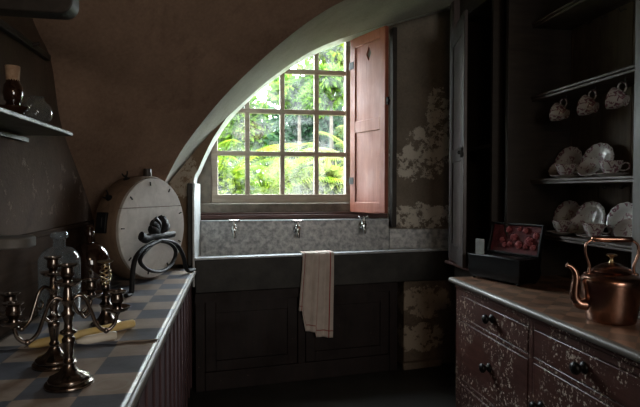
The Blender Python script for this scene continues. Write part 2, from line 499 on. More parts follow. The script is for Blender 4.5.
# ------------------------------------------------------------------ window
win = bpy.data.objects.new('window_1', None); COL.objects.link(win); win['kind'] = 'structure'
win.location = (0, 4.46, 0)
fr = MB()
x0, x1, z0, z1 = WX0 + .002, WX1 - .002, WZ0 + .002, WZ1 - .002
fr.box((x0, -.03, z0), (x0 + .055, .05, z1)).box((x1 - .055, -.03, z0), (x1, .05, z1))
fr.box((x0, -.035, z0), (x1, .055, z0 + .075)).box((x0, -.03, z1 - .06), (x1, .05, z1))
obj('window_frame', fr, m_frame, win, bev=.006)
cols = [P(p, 150, Y=4.46).x for p in (247.3, 282.2, 316.2)]
rws = [P(300, p, Y=4.46).z for p in (154.2, 112.3, 72)]
gb = MB()
for x in cols: gb.box((x - .021, -.02, z0 + .07), (x + .021, .02, z1 - .055))
for z in rws: gb.box((x0 + .05, -.021, z - .021), (x1 - .05, .021, z + .021))
obj('glazing_bar', gb, m_frame, win, bev=.005)
obj('glass_pane', MB().box((x0 + .04, -.002, z0 + .06), (x1 - .04, .002, z1 - .05)), m_glass, win, smooth=0)

# ------------------------------------------------------------------ shutter
ha = math.atan2(3.86 - 4.3, 1.205 - 1.022)
sw, sh0, sh1 = .476, 1.262, 2.755
sht = thing('shutter', 'tall red-brown panelled window shutter swung open beside the window', 'shutter', (1.022, 4.3, 0), (0, 0, ha))
f = MB()
t = .017
mz = 1.99
f.box((0, -t, sh0), (.07, t, sh1)).box((sw - .07, -t, sh0), (sw, t, sh1))
for a, b in ((sh0, sh0 + .085), (mz - .05, mz + .05), (sh1 - .08, sh1)): f.box((.07, -t, a), (sw - .07, t, b))
obj('frame', f, m_shutter, sht, bev=.004)
lp = MB().box((.068, -.007, sh0 + .08), (sw - .068, .007, mz - .045))
obj('panel', lp, m_shutter, sht)
# upper panel with its lozenge peep-hole
up = MB()
a, b, c_, d_ = .068, sw - .068, mz + .045, sh1 - .075
hx, hz = .25, 2.585
for yy in (-.007, .007):
    vs = [(a,yy,c_),(b,yy,c_),(b,yy,d_),(a,yy,d_),(hx,yy,hz-.06),(hx+.034,yy,hz),(hx,yy,hz+.06),(hx-.034,yy,hz)]
    up.add(vs, [(0,1,4),(1,5,4),(1,2,5),(2,6,5),(2,3,6),(3,7,6),(3,0,7),(0,4,7)])
n = 8
up.f += [(4, 5, 13, 12), (5, 6, 14, 13), (6, 7, 15, 14), (7, 4, 12, 15)]
obj('panel', up, m_shutter, sht, smooth=0)
lt = MB().box((sw, -.01, 2.13), (sw + .02, .01, 2.19)).ball((sw + .022, 0, 2.16), .014, 8)
obj('latch', lt, m_iron, sht)
for z in (1.5, 2.5): obj('hinge', MB().box((-.006, -.021, z), (.05, -.016, z + .06)).tube([(-.008, -.012, z), (-.008, -.012, z + .06)], .008), m_iron, sht)

# ------------------------------------------------------------------ sink
SA, SB = Vector((-.283, 3.74)), Vector((1.88, 4.0))
sd = (SB - SA).normalized()
sink = thing('stone_sink', 'long stone and lead sink trough under the window', 'sink', (0, 0, 0))
def strip(off0, off1, z0, z1, s0=0.0, s1=1.0):
    nrm = Vector((-sd.y, sd.x))
    p = [SA.lerp(SB, s0) + nrm * off0, SA.lerp(SB, s1) + nrm * off0, SA.lerp(SB, s1) + nrm * off1, SA.lerp(SB, s0) + nrm * off1]
    return [(q.x, q.y) for q in p], z0, z1
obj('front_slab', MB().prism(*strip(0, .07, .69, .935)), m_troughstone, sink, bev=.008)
obj('rim', MB().prism(*strip(-.006, .078, .935, .952)), m_rim, sink, bev=.005)
obj('basin_floor', MB().prism([(-.27, 3.83), (1.86, 4.08), (1.86, 4.14), (1.36, 4.25), (-.27, 4.25)], .69, .74), m_lead, sink)
sp = MB()
sp.add([(-.272,4.19,.74),(1.335,4.19,.74),(1.335,4.215,1.19),(-.272,4.215,1.19),(-.272,4.252,.74),(1.335,4.252,.74),(1.335,4.252,1.19),(-.272,4.252,1.19)],
       [(0,1,2,3),(4,5,6,7),(0,1,5,4),(3,2,6,7),(0,3,7,4),(1,2,6,5)])
obj('splashback', sp, m_lead, sink)
obj('splash_rim', MB().box((-.272, 4.205, 1.19), (1.335, 4.254, 1.199)), m_rim, sink, bev=.003)
lp = MB().prism([(1.338, 4.2), (1.90, 4.095), (1.90, 4.118), (1.338, 4.252)], .74, 1.11)
obj('side_panel', lp, m_lead, sink, bev=.004)
obj('drain_ledge', MB().prism([(1.27, 4.0), (1.86, 4.068), (1.885, 4.085), (1.335, 4.19)], .90, .944), m_lead, sink, bev=.004)
sl = MB()
sl.add([(-.286,3.745,.74),(-.274,4.24,.74),(-.274,4.24,1.5),(-.286,3.84,1.5),(-.286,3.745,1.40),(-.30,3.745,.74),(-.288,4.24,.74),(-.288,4.24,1.5),(-.30,3.84,1.5),(-.30,3.745,1.40)],
       [(0,1,2,3,4),(5,6,7,8,9),(0,1,6,5),(1,2,7,6),(2,3,8,7),(3,4,9,8),(4,0,5,9)])
obj('end_sheet', sl, m_white, sink, smooth=0, bev=.002)
struct('trim_9', MB().box((-.34, 3.80, .886), (-.302, 3.895, 1.5)), m_troughstone, bev=.006)
# taps
def make_tap(lab, loc):
    r = thing('tap', lab, 'tap', loc, (0, 0, 0), 'taps over the sink')
    b = MB().lathe([(.0001,0),(.022,0),(.022,.006),(.012,.01),(.012,.02)], 16, Matrix.Rotation(PI/2, 4, 'X'))
    b.tube([(0,-.015,0),(0,-.045,0),(0,-.062,-.006),(0,-.07,-.022),(0,-.07,-.05)], [.011,.012,.014,.013,.010], 12, smooth=3)
    b.lathe([(.012,0),(.016,.012),(.016,.02),(.010,.024),(.008,.045),(.0001,.046)], 14, Matrix.Translation((0,-.045,.006)))
    b.ball((0,-.045,.004), .02, 10)
    obj('spout', b, m_chrome, r)
    h = MB().tube([(-.026,-.045,.052),(.026,-.045,.052)], .0065, 8)
    h.ball((-.027,-.045,.052), .009, 8).ball((.027,-.045,.052), .009, 8).ball((0,-.045,.05), .010, 8)
    obj('handle', h, m_chrome, r)
    return r
tp = P(234, 229, Y=4.2)
tap = make_tap('left brass-grey tap on the lead splashback below the left window panes', (tp.x, 4.2, tp.z))
tp = P(297, 229, Y=4.2)
copy_thing(tap, (tp.x, 4.2, tp.z), (0, 0, 0), 'middle tap on the lead splashback, above the hanging towel', 'taps over the sink')
tp = P(362, 226, Y=4.2)
copy_thing(tap, (tp.x, 4.2, tp.z + .01), (0, 0, 0), 'right tap on the lead splashback, just below the open shutter', 'taps over the sink')

for o in [t_ for t_ in COL.objects if t_.get('category') == 'tap']: o.scale = (1.35, 1.35, 1.35)

# cabinet under the sink
cab = thing('sink_cabinet', 'dark maroon wooden cabinet front below the stone sink', 'cabinet', (SA.x, SA.y, 0), (0, 0, math.atan2(sd.y, sd.x)))
cw = 1.62
fb = MB().box((.03, .05, .0), (cw, .09, .688))
fb.box((.03, .09, FZ), (.09, .4, .688)).box((cw - .05, .09, FZ), (cw, .35, .688))
obj('carcass', fb, m_darkwood, cab)
fm = MB().box((.0, .02, .62), (cw + .01, .05, .688)).box((.0, .02, FZ), (.07, .05, .62)).box((cw - .06, .02, FZ), (cw + .01, .05, .62))
fm.box((.07, .022, FZ), (cw - .06, .05, .09)).box((cw / 2 - .03, .022, .09), (cw / 2 + .03, .05, .62))
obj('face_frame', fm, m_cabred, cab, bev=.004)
for x0_, x1_ in ((.075, cw / 2 - .035), (cw / 2 + .035, cw - .065)):
    dr = MB()
    w = .075
    dr.box((x0_, .026, .095), (x0_ + w, .048, .615)).box((x1_ - w, .026, .095), (x1_, .048, .615))
    dr.box((x0_ + w, .026, .095), (x1_ - w, .048, .17)).box((x0_ + w, .026, .53), (x1_ - w, .048, .615))
    dr.box((x0_ + w, .038, .17), (x1_ - w, .048, .53))
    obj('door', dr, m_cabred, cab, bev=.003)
# stone pier right of it
struct('trim_7', MB().prism([(1.40, 3.985), (1.90, 4.045), (1.90, 4.12), (1.40, 4.22)], FZ, .688), m_pier, bev=.01)
struct('trim_8', MB().prism([(1.38, 3.93), (1.74, 3.975), (1.74, 4.03), (1.38, 3.985)], FZ, FZ + .06), m_pier, bev=.01)

# towel
def make_towel():
    n_u, n_w = 40, 46
    rows, uv = [], []
    nrm = Vector((-sd.y, sd.x))
    s0 = (P(303, 256, Y=3.8).x - SA.x) / sd.x
    s1 = (P(334.5, 255, Y=3.8).x - SA.x) / sd.x
    for i in range(n_w + 1):
        w = i / n_w
        row, ur = [], []
        for j in range(n_u + 1):
            u = j / n_u
            length = .45 + .20 * u if u > .12 else .47
            length = .44 + .16 * min(1, max(0, (u - .1) / .15)) + (.04 if u > .5 else 0) + .03 * u
            over = .10
            d = w * (length + over) - over        # distance below the rim; negative lies over it
            spread = 1 + .05 * max(0, d) / .5
            s = s0 + (s1 - s0) * (.5 + (u - .5) * spread) - .035 * max(0, d) / .5 * (1 - .6 * u)
            fold = .012 * math.sin(u * 14 + 1.0) * min(1, max(0, d) / .12) + (.014 if u > .5 else 0) + .006 * math.sin(u * 31)
            if d <= 0: off, z = .0 - d, .958 + .003
            else: off, z = -.012 - fold * .9 - .006, .958 - d
            if d <= 0: off = -.012 - .006 + (-d)
            p = SA + sd * s + nrm * off
            row.append(Vector((p.x, p.y, z + (.002 if u > .5 else 0)))); ur.append((u, w, 0))
        rows.append(row); uv.append(ur)
    mb = MB().grid(rows)
    me = bpy.data.meshes.new('tea_towel')
    me.from_pydata([tuple(p) for p in mb.v], [], mb.f)
    at = me.attributes.new('weave', 'FLOAT_VECTOR', 'POINT')
    flat = [q for ur in uv for q in ur]
    for i, q in enumerate(flat): at.data[i].vector = q
    me.materials.append(m_towel); me.shade_smooth()
    o = bpy.data.objects.new('tea_towel', me); COL.objects.link(o)
    md = o.modifiers.new('solid', 'SOLIDIFY'); md.thickness = .004; md.offset = 0
    tag(o, 'cream linen tea towel with red lines hung over the sink rim', 'towel')
make_towel()

# ------------------------------------------------------------------ left counter
TZ = .88
ctr = thing('counter', 'long wooden counter with boarded plum front along the left wall', 'counter', (-.58, 1.6, FZ))
o_ = Vector((-.58, 1.6, FZ))
def L(p): return (p[0] - o_.x, p[1] - o_.y, p[2] - o_.z)
def lbox(mb, a, b): return mb.box(L(a), L(b))
CE = 3.715
obj('top', lbox(MB(), (XL + .018, .2, TZ - .035), (-.275, CE, TZ - .0025)), m_darkwood_y, ctr, bev=.003)
nz = MB()
pr = [(-.004, -.03), (.006, -.034), (.010, -.026), (.012, -.014), (.010, -.004), (.004, .002), (-.004, .002)]
rows = [[L((-.28 + x, y, TZ + z)) for x, z in pr] for y in (.2, 1.2, 2.2, 3.2, CE)]
nz.grid(rows)
nz.f += [tuple(range(7)), tuple(len(nz.v) - 7 + i for i in range(7))]
obj('edge_moulding', nz, m_nosing, ctr, smooth=60)
obj('body', lbox(lbox(MB(), (XL + .018, .2, FZ), (-.335, CE - .02, TZ - .035)), (-.335, .2, TZ - .1), (-.30, CE - .02, TZ - .035)), m_darkwood_y, ctr)
y = .2
while y < CE - .03:
    w = .165
    y2 = min(y + w, CE - .025)
    b = MB(); lbox(b, (-.334, y + .002, FZ + .08), (-.312, y2 - .002, TZ - .1))
    lbox(b, (-.314, y2 - .02, FZ + .08), (-.304, y2 - .006, TZ - .1))
    obj('front_board', b, m_boards, ctr, bev=.003)
    y += w
obj('plinth', lbox(MB(), (-.335, .2, FZ), (-.318, CE - .03, FZ + .075)), m_darkwood_y, ctr)

# two sheets of checked oilcloth
def sheet(name, y0, y1, z, label, ragged):
    rows = []
    ny = 60
    for i in range(ny + 1):
        yy = y0 + (y1 - y0) * i / ny
        row = []
        for j in range(31):
            u = j / 30
            x = XL + .03 + (-.283 - XL - .03) * u
            yv = yy
            if i == (0 if ragged else ny) and ragged: yv = yy + .006 * math.sin(u * 40) + .008 * math.sin(u * 13 + 2) - .02 * (1 - u)
            lift = .004 * max(0, 1 - i / 2.0) if ragged else 0
            row.append((x, yv, z + lift + .0007 * math.sin(x * 23) * math.sin(yy * 17)))
        rows.append(row)
    o = obj(name, MB().grid(rows), m_cloth, smooth=60, solid=.002)
    return tag(o, label, 'oilcloth')
sheet('oilcloth', .25, 2.02, TZ + .0008, 'near sheet of checked oilcloth under the candelabra, with a pale ring stain', False)
sheet('oilcloth', 1.93, CE - .01, TZ + .0045, 'far sheet of checked oilcloth under the round wooden lid, with a ragged near edge', True)
CZ = TZ + .0062

# ------------------------------------------------------------------ round wooden drum
drum = thing('barrel_churn', 'round wooden barrel churn with pale scrubbed lid standing on the counter', 'churn', (-.505, 3.26, CZ))
dn = Vector((.866, -.5, 0)); du = Vector((.5, .866, 0))
R, DZ = .322, .3275
MD = Matrix(((du.x, 0, dn.x, 0), (du.y, 0, dn.y, 0), (0, 1, 0, DZ), (0, 0, 0, 1)))   # local x along face, y up, z outwards
DT = .165
obj('barrel', MB().lathe([(.0001,-DT),(R-.03,-DT),(R-.012,-DT),(R,-DT*.9),(R+.004,-DT*.5),(R,-.01),(R-.008,.0),(R-.012,-.008),(.0001,-.008)], 64, MD), m_drumside, drum)
# lid of three boards
def disc_part(y0, y1):
    pts = []
    k = 26
    rr = R - .013
    a0, a1 = math.asin(max(-1, y0 / rr)), math.asin(min(1, y1 / rr))
    for i in range(k + 1):
        a = a0 + (a1 - a0) * i / k
        pts.append((rr * math.cos(a), rr * math.sin(a)))
    pts += [(-x, yv) for x, yv in reversed(pts)]
    out = []
    for p in pts:
        if not out or (abs(p[0] - out[-1][0]) + abs(p[1] - out[-1][1])) > 1e-5: out.append(p)
    if abs(out[0][0] - out[-1][0]) + abs(out[0][1] - out[-1][1]) < 1e-5: out.pop()
    return out
for a, b in ((-R, .128), (.132, R)):
    a = max(a, -(R - .0131)); b = min(b, R - .0131)
    obj('lid_board', MB().prism(disc_part(a, b), -.006, .014, MD), m_drumwood, drum, smooth=30, bev=.002)
for k in range(9):
    a = 2 * PI * k / 9 + .3
    p = Vector((math.cos(a) * (R - .045), math.sin(a) * (R - .045), .016))
    obj('nail', MB().box((-.012, -.003, -.003), (.012, .003, .004), MD @ Matrix.Translation(p) @ Matrix.Rotation(a, 4, 'Z')), m_iron, drum)
obj('nail', MB().box((-.008, -.006, 0), (.008, .006, .005), MD @ Matrix.Translation((.0, .05, .013))), m_iron, drum)
obj('bung', MB().lathe([(.0001,0),(.026,0),(.024,.055),(.0001,.055)], 16, MD @ Matrix.Translation((.02, R - .006, -.05)) @ Matrix.Rotation(-PI/2, 4, 'X')), m_ceramic_dark, drum)
obj('clamp', MB().lathe([(.0001,0),(.022,0),(.026,.012),(.016,.026),(.0001,.03)], 14, MD @ Matrix.Rotation(-.62, 4, 'Z') @ Matrix.Translation((0, R - .004, -.06)) @ Matrix.Rotation(-PI/2, 4, 'X')), m_iron, drum)
for a in (.38, .95):
    X = MD @ Matrix.Rotation(a, 4, 'Z') @ Matrix.Translation((0, R - .002, -.09)) @ Matrix.Rotation(-PI/2, 4, 'X')
    w = MB().lathe([(.0001,0),(.02,0),(.02,.01),(.009,.014),(.009,.03),(.0001,.03)], 14, X)
    w.tube([(-.024,0,.05),(-.014,0,.028),(0,0,.022),(.014,0,.028),(.024,0,.05)], [.004,.007,.008,.007,.004], 8, X, smooth=3)
    obj('wing_nut', w, m_iron, drum)
X = MD @ Matrix.Rotation(1.42, 4, 'Z') @ Matrix.Translation((0, R + .001, -.09))
obj('side_catch', MB().box((-.06, -.004, -.035), (.06, .016, .035), X).box((-.03, .012, -.02), (.03, .03, .02), X), m_iron, drum, bev=.004)

# ------------------------------------------------------------------ iron lyre bracket
pL, pR = P(134, 295, Z=CZ), P(187, 274, Z=CZ)
br = thing('iron_trivet', 'black cast iron lyre-shaped stand with shell top in front of the churn lid', 'stand', ((pL.x + pR.x) / 2, (pL.y + pR.y) / 2, CZ))
bx = Vector((pR.x - pL.x, pR.y - pL.y, 0)); bw = bx.length; bx.normalize()
by = Vector((-bx.y, bx.x, 0))
BM = Matrix(((bx.x, by.x, 0, 0), (bx.y, by.y, 0, 0), (0, 0, 1, 0), (0, 0, 0, 1)))
def bp(px, py):
    """pixel on the stand's own upright plane -> (along, height)"""
    o = Vector((0, 0, H)); q = P(px, py, Y=3.0) - o
    nn = by
    c0 = Vector(br.location)
    t_ = (c0 - o).dot(nn) / q.dot(nn)
    w = o + q * t_ - c0
    return (w.dot(bx), 0, w.z)
legL = [bp(x, y) for x, y in ((126,294.5),(131,293.5),(132,284),(133,270),(136,257),(144,248),(152,244),(160,240))]
legR = [bp(x, y) for x, y in ((194,274.5),(189,274),(186,268),(184,259),(181,251),(176,244),(169,241),(160,240))]
loop = [bp(x, y) for x, y in ((160,241),(152,245),(143,254),(140,261),(144,267),(152,271),(162,271),(170,266),(175,257),(175,249),(169,243),(160,241))]
legL[0] = (legL[0][0], 0, .0125); legL[1] = (legL[1][0], 0, .016); legR[0] = (legR[0][0], 0, .0125); legR[1] = (legR[1][0], 0, .016)
obj('leg', MB().tube(cat(legL, 3), .0145, 10, BM, .8), m_iron, br)
obj('leg', MB().tube(cat(legR, 3), .0145, 10, BM, .8), m_iron, br)
obj('ring', MB().tube(loop, .0125, 10, BM, .8, smooth=5), m_iron, br)
top = [bp(x, y) for x, y in ((141,236),(146,239),(153,236),(160,236),(168,235),(174,234))]
obj('shelf', MB().tube(top, [.017,.022,.022,.021,.019,.012], 10, BM, 1.6, smooth=3), m_iron, br)
scx, _, scz = bp(159, 231)
shl = MB()
for k in range(7):
    a = PI * (k + .5) / 7
    shl.tube([(scx, 0, scz - .005), (scx + .068 * math.cos(a), -.016, scz + .05 * math.sin(a)), (scx + .112 * math.cos(a), 0, scz + .085 * math.sin(a))], [.012, .023, .018], 8, BM, 1.3, smooth=4)
obj('shell', shl, m_iron, br)

# ------------------------------------------------------------------ bottles
def bottle_prof(r, h, neck_r, neck_h, sh):
    pr = [(.0001, 0), (r * .92, 0), (r, .012), (r, h - neck_h - sh)]
    for i in range(1, 9):
        a = i / 8 * PI / 2
        pr.append((neck_r + (r - neck_r) * math.cos(a), h - neck_h - sh + sh * math.sin(a)))
    pr += [(neck_r, h - .03), (neck_r * 1.35, h - .026), (neck_r * 1.4, h - .006), (neck_r * 1.25, h), (neck_r * .8, h), (neck_r * .75, h - .03)]
    return pr
o = obj('glass_jar_bottle', MB().lathe(bottle_prof(.086, .375, .026, .065, .07), 40), m_bottle, loc=(-.772, 2.40, CZ), smooth=50)
tag(o, 'large empty clear glass bottle behind the candelabra on the left counter', 'bottle')
amb = thing('amber_bottle', 'dark brown round-shouldered bottle between clear bottle and wooden churn', 'bottle', (-.762, 2.84, CZ))
obj('bottle_body', MB().lathe(bottle_prof(.102, .345, .018, .06, .12), 40), m_amber, amb, smooth=50)
obj('stopper', MB().lathe([(.0001,.33),(.012,.33),(.012,.35),(.02,.354),(.022,.366),(.012,.376),(.0001,.378)], 16), m_amber, amb)
# shallow dish behind the candlestick
q = P(120, 287, Z=CZ)
o = obj('saucer_dish', MB().lathe([(.0001,0),(.035,0),(.07,.014),(.078,.02),(.074,.021),(.034,.006),(.0001,.006)], 32), m_pan, loc=(q.x - .07, q.y, CZ))
tag(o, 'shallow grey metal dish between the candlestick and the iron stand foot', 'dish')

# ------------------------------------------------------------------ candelabra
def socket(mb, c, s=1.0):
    X = Matrix.Translation(c) @ Matrix.Diagonal((s, s, s, 1))
    mb.lathe([(.0001,0),(.007,0),(.010,.006),(.030,.012),(.037,.020),(.039,.024),(.034,.024),(.014,.018),(.011,.026),(.013,.032),(.019,.040),(.017,.052),(.016,.062),(.026,.068),(.027,.072),(.014,.071),(.012,.05),(.0001,.05)], 24, X)
def base_prof():
    return [(.0001,0),(.060,0),(.062,.005),(.059,.011),(.052,.014),(.053,.019),(.049,.026),(.036,.032),(.028,.037),(.020,.046),(.013,.056),(.010,.064),(.013,.070),(.010,.076),(.009,.082),(.011,.10),(.0135,.125),(.0145,.135),(.010,.142),(.012,.147),(.018,.152),(.018,.158),(.010,.164),(.0085,.18),(.012,.20),(.015,.21),(.009,.22),(.009,.24),(.014,.248),(.010,.258),(.008,.285)]
def gad(a, r): return 1 + (.035 * math.cos(12 * a) if .03 < r < .056 else 0)
def candelabrum(label, loc, rz):
    r = thing('candelabrum', label, 'candelabrum', loc, (0, 0, rz))
    obj('base', MB().lathe([(q[0] * (1.25 if q[1] > .05 else 1.08), q[1]) for q in base_prof()], 48, None, gad), m_silver, r, smooth=60)
    m_ = MB(); socket(m_, (0, 0, .280)); obj('candle_socket', m_, m_silver, r, smooth=60)
    for s in (-1, 1):
        pts = [(0,0,.212),(s*.012,0,.245),(s*.030,0,.258),(s*.048,0,.243),(s*.062,0,.205),(s*.078,0,.162),(s*.103,0,.142),(s*.126,0,.158),(s*.135,0,.190)]
        a = MB().tube(pts, [.0062,.0062,.006,.006,.0058,.0058,.0058,.0058,.006], 10, smooth=0)
        a = MB().tube(cat(pts, 4), .0058, 10)
        a.tube(cat([(s*.062,0,.205),(s*.045,0,.19),(s*.034,0,.205),(s*.044,0,.218)], 4), [.005, .003], 8)
        a.ball((s*.103, 0, .142), .009, 8)
        ao = obj('arm', a, m_silver, r, smooth=60)
        k = MB(); socket(k, (s * .135, 0, .186)); obj('candle_socket', k, m_silver, ao, smooth=60)
    return r
c1 = candelabrum('front silver candelabrum with curved arms, nearest the counter edge', (-.476, 1.545, TZ + .0035), math.radians(25))
candelabrum('silver candelabrum standing just behind the front one, beside the candles', (-.576, 1.73, TZ + .0035), math.radians(50))
# single stick with a cage top
stk = thing('candlestick', 'single metal candlestick with spiral cage top behind the yellow candle', 'candlestick', (-.534, 2.215, CZ))
obj('base', MB().lathe([(.0001,0),(.058,0),(.06,.006),(.048,.014),(.03,.03),(.02,.05),(.017,.07),(.024,.078),(.026,.085),(.016,.095),(.013,.105),(.0001,.107)], 36, None, gad), m_silver, stk, smooth=60)
dp = MB().lathe([(.0001,.10),(.012,.10),(.03,.11),(.056,.124),(.062,.134),(.056,.132),(.03,.12),(.014,.122),(.014,.15),(.018,.158),(.014,.166),(.0001,.166)], 32)
dp.ball((-.058,0,.135), .012, 8).ball((.058,0,.137), .012, 8)
obj('drip_pan', dp, m_silver, stk, smooth=60)
cg = MB()
for k in range(4):
    pts = []
    for i in range(25):
        u = i / 24; a = 2 * PI * (k / 4 + u * 1.25)
        rr = .010 + .012 * math.sin(PI * min(1, u * 1.1))
        pts.append((rr * math.cos(a), rr * math.sin(a), .165 + .095 * u))
    cg.tube(pts, .0032, 6)
obj('spiral_cage', cg, m_brass, stk, smooth=60)
obj('top_plate', MB().lathe([(.0001,.256),(.012,.256),(.03,.263),(.031,.267),(.010,.266),(.0001,.266)], 24), m_brass, stk, smooth=60)

# candles
def candle(label, m, a, b, r, z):
    a, b = Vector((a.x, a.y, z)), Vector((b.x, b.y, z))
    th = thing('candle', label, 'candle', (a + b) / 2)
    d = b - a; ln = d.length
    X = Matrix.Rotation(math.atan2(d.y, d.x), 4, 'Z') @ Matrix.Rotation(PI / 2, 4, 'Y') @ Matrix.Translation((0, 0, -ln / 2))
    obj('wax', MB().lathe([(.0001,.004),(r*.55,.002),(r*.8,0),(r*.98,.006),(r,.02),(r,ln-.045),(r*.9,ln-.03),(r*.45,ln-.004),(.0001,ln)], 20, X), m, th, smooth=50)
    obj('wick', MB().tube([(0,0,ln-.003),(.001,.001,ln+.006),(.003,.001,ln+.012)], .0012, 6, X), m_ceramic_dark, th)
candle('long yellow wax candle lying on the checked oilcloth', m_wax_y, P(134, 324, Z=.9), P(28, 347, Z=.9), .0165, CZ + .0182)
candle('short pale wax candle stub lying in front of the long yellow one', m_wax_w, P(116, 336, Z=.9), P(76, 343, Z=.9), .0165, CZ + .0182)

# ------------------------------------------------------------------ left wall shelves
def shelf(label, x1, y0, y1, z, th=.02, rounded=0, m=m_darkwood_y, brk=True):
    r = thing('wall_shelf', label, 'shelf', (XL, (y0 + y1) / 2, z))
    d, hw = x1 - XL, (y1 - y0) / 2
    if rounded:
        poly = [(0, -hw), (d - rounded, -hw)] + [(d - rounded + rounded * math.sin(a), -hw + rounded - rounded * math.cos(a)) for a in [PI / 2 * i / 8 for i in range(1, 9)]]
        r2 = min(rounded, hw)
        poly += [(d - r2 + r2 * math.cos(a), hw - r2 + r2 * math.sin(a)) for a in [PI / 2 * i / 8 for i in range(0, 9)]] + [(0, hw)]
    else: poly = [(0, -hw), (d, -hw), (d, hw), (0, hw)]
    obj('board', MB().prism(poly, -th, 0), m, r, bev=.004)
    if brk:
        for yy in (-hw * .75, hw * .75):
            obj('bracket', MB().prism([(0, -th), (d * .8, -th), (d * .78, -th - .02), (.02, -th - d * .55), (0, -th - d * .6)], yy - .01, yy + .01, Matrix(((1,0,0,0),(0,0,1,0),(0,1,0,0),(0,0,0,1)))), m, r)
    return r
m_shelfedge = wood('greenish_shelf_wood', (.05, .055, .04), (.11, .12, .09), 'y', .4)
shelf('narrow dark wall shelf on the left holding a corked bottle', -.7, .9, 2.37, 1.705, .018, 0, m_shelfedge, False)
q = P(40, 143, X=-.88)
obj('batten', MB().box((0, -.73, q.z - 1.705 - .008), (.022, .73, q.z - 1.705 + .008)), m_shelfedge, bpy.data.objects['wall_shelf'])
q = P(50, 58, X=-.875)
rl = thing('wall_rail', 'thin black wooden rail on the left wall above the corked bottle', 'rail', (XL, 1.8, q.z))
obj('batten', MB().box((0, -.9, -.014), (.03, q.y - 1.8, .014)), m_darkwood_y, rl, bev=.004)
for yy in (-.5, .1, .6): obj('peg', MB().tube([(.03, yy, 0), (.06, yy, .008)], [.009, .007], 8), m_darkwood_y, rl)
pk = thing('wall_shelf', 'dark rounded plank end jutting from the wall at the very top left', 'shelf', (XL, 1.69, 1.995))
d_ = P(76, 5, Y=1.69).x - XL
pp = [(0, 0), (d_ - .07, -.004)] + [(d_ - .04 + .04 * math.sin(a), .036 - .04 * math.cos(a)) for a in [PI / 2 * i / 6 for i in range(0, 7)]] + [(d_, .10), (0, .10)]
obj('board', MB().prism(pp, -.035, .035, Matrix(((1,0,0,0),(0,0,1,0),(0,1,0,0),(0,0,0,1)))), m_darkwood_y, pk, bev=.004)
shelf('rounded grey stone-topped wall shelf above the candelabra', P(34, 240, Y=1.33).x, 1.27, 1.38, 1.336, .026, .045, M('worn_grey_shelf', (.045, .042, .038), (.10, .095, .088), 9, .6, bmp=.3), False)
q = P(14.5, 112, X=-.8)
jb = thing('corked_bottle', 'small dark bottle with cork stopper on the left wall shelf', 'bottle', (-.8, q.y - .01, 1.705))
obj('bottle_body', MB().lathe([(.0001,0),(.036,0),(.038,.006),(.038,.03),(.055,.042),(.056,.05),(.03,.058),(.022,.066),(.03,.075),(.034,.10),(.03,.13),(.022,.14),(.022,.15),(.0001,.15)], 24), m_amber, jb, smooth=60)
obj('cork', MB().lathe([(.0001,.145),(.022,.145),(.025,.20),(.0001,.20)], 16), m_cork, jb)
q = P(30, 112, X=-.8)
o = obj('glass_globe', MB().lathe([(.0001,0)] + [(.058 * math.sin(a), .052 - .052 * math.cos(a)) for a in [PI * i / 16 for i in range(2, 14)]] + [(.024, .112), (.03, .116)], 30), m_bottle, loc=(-.775, 2.17, 1.7055), smooth=60)
tag(o, 'small round clear glass bowl beside the corked bottle on the wall shelf', 'bowl')

# ------------------------------------------------------------------ dresser on the right
DTZ = .86
DF = 1.475
DE, DN = 3.145, .95
base = thing('dresser', 'worn maroon painted kitchen dresser with drawers on the right', 'dresser', (1.85, 2.1, FZ))
o_ = Vector((1.85, 2.1, FZ))
bd = MB()
lbox(bd, (DF + .02, DN, FZ), (2.2, DE, DTZ - .04))
obj('carcass', bd, m_dresser, base)
ff = MB()
xa, xb = DF - .004, DF + .02
for y0_, y1_ in ((3.07, DE), (2.262, 2.303), (1.45, 1.49), (DN, 1.0)): lbox(ff, (xa, y0_, FZ), (xb, y1_, DTZ - .045))
def rail(y0_, y1_, z0_, z1_): lbox(ff, (xa, y0_, z0_), (xb, y1_, z1_))
for y0_, y1_ in ((2.303, 3.07), (1.49, 2.262), (1.0, 1.45)):
    rail(y0_, y1_, .76, DTZ - .045); rail(y0_, y1_, .592, .618); rail(y0_, y1_, FZ, 0.0)
rail(2.303, 3.07, .175, .205)
obj('face_frame', ff, m_dresser, base, bev=.004)
obj('cornice', lbox(MB(), (DF - .014, DN, DTZ - .062), (DF - .004, DE + .012, DTZ - .04)), m_dresser, base, bev=.004)
def knob(parent, y_, z_):
    X = Matrix.Translation(L((DF - .010, y_, z_))) @ Matrix.Rotation(-PI / 2, 4, 'Y')
    obj('knob', MB().lathe([(.0001,0),(.026,0),(.027,.005),(.020,.012),(.012,.017),(.011,.024),(.016,.028),(.025,.034),(.028,.043),(.025,.053),(.014,.060),(.0001,.062)], 24, X), m_blackwood, parent, smooth=60)
def drawer(y0_, y1_, z0_, z1_, knobs, name='drawer'):
    b = MB()
    lbox(b, (DF - .006, y0_ + .004, z0_ + .004), (DF + .015, y1_ - .004, z1_ - .004))
    o = obj(name, b, m_dresser, base, bev=.004)
    for ky, kz in knobs: knob(o, ky, kz)
k1, k2, k3 = P(489, 319, X=DF - .03), P(486, 368, X=DF - .03), P(580, 368, X=DF - .03)
drawer(2.303, 3.07, .618, .76, [(k1.y, k1.z)])
drawer(2.303, 3.07, .205, .592, [(k2.y, k2.z)])
drawer(2.303, 3.07, 0.0, .175, [(k2.y, .09)])
drawer(1.49, 2.262, .618, .76, [(k3.y, k3.z)])
drawer(1.49, 2.262, 0.0, .592, [(2.18, .4)], 'door')
drawer(1.0, 1.45, .618, .76, [(1.22, .69)])
drawer(1.0, 1.45, 0.0, .592, [], 'door')
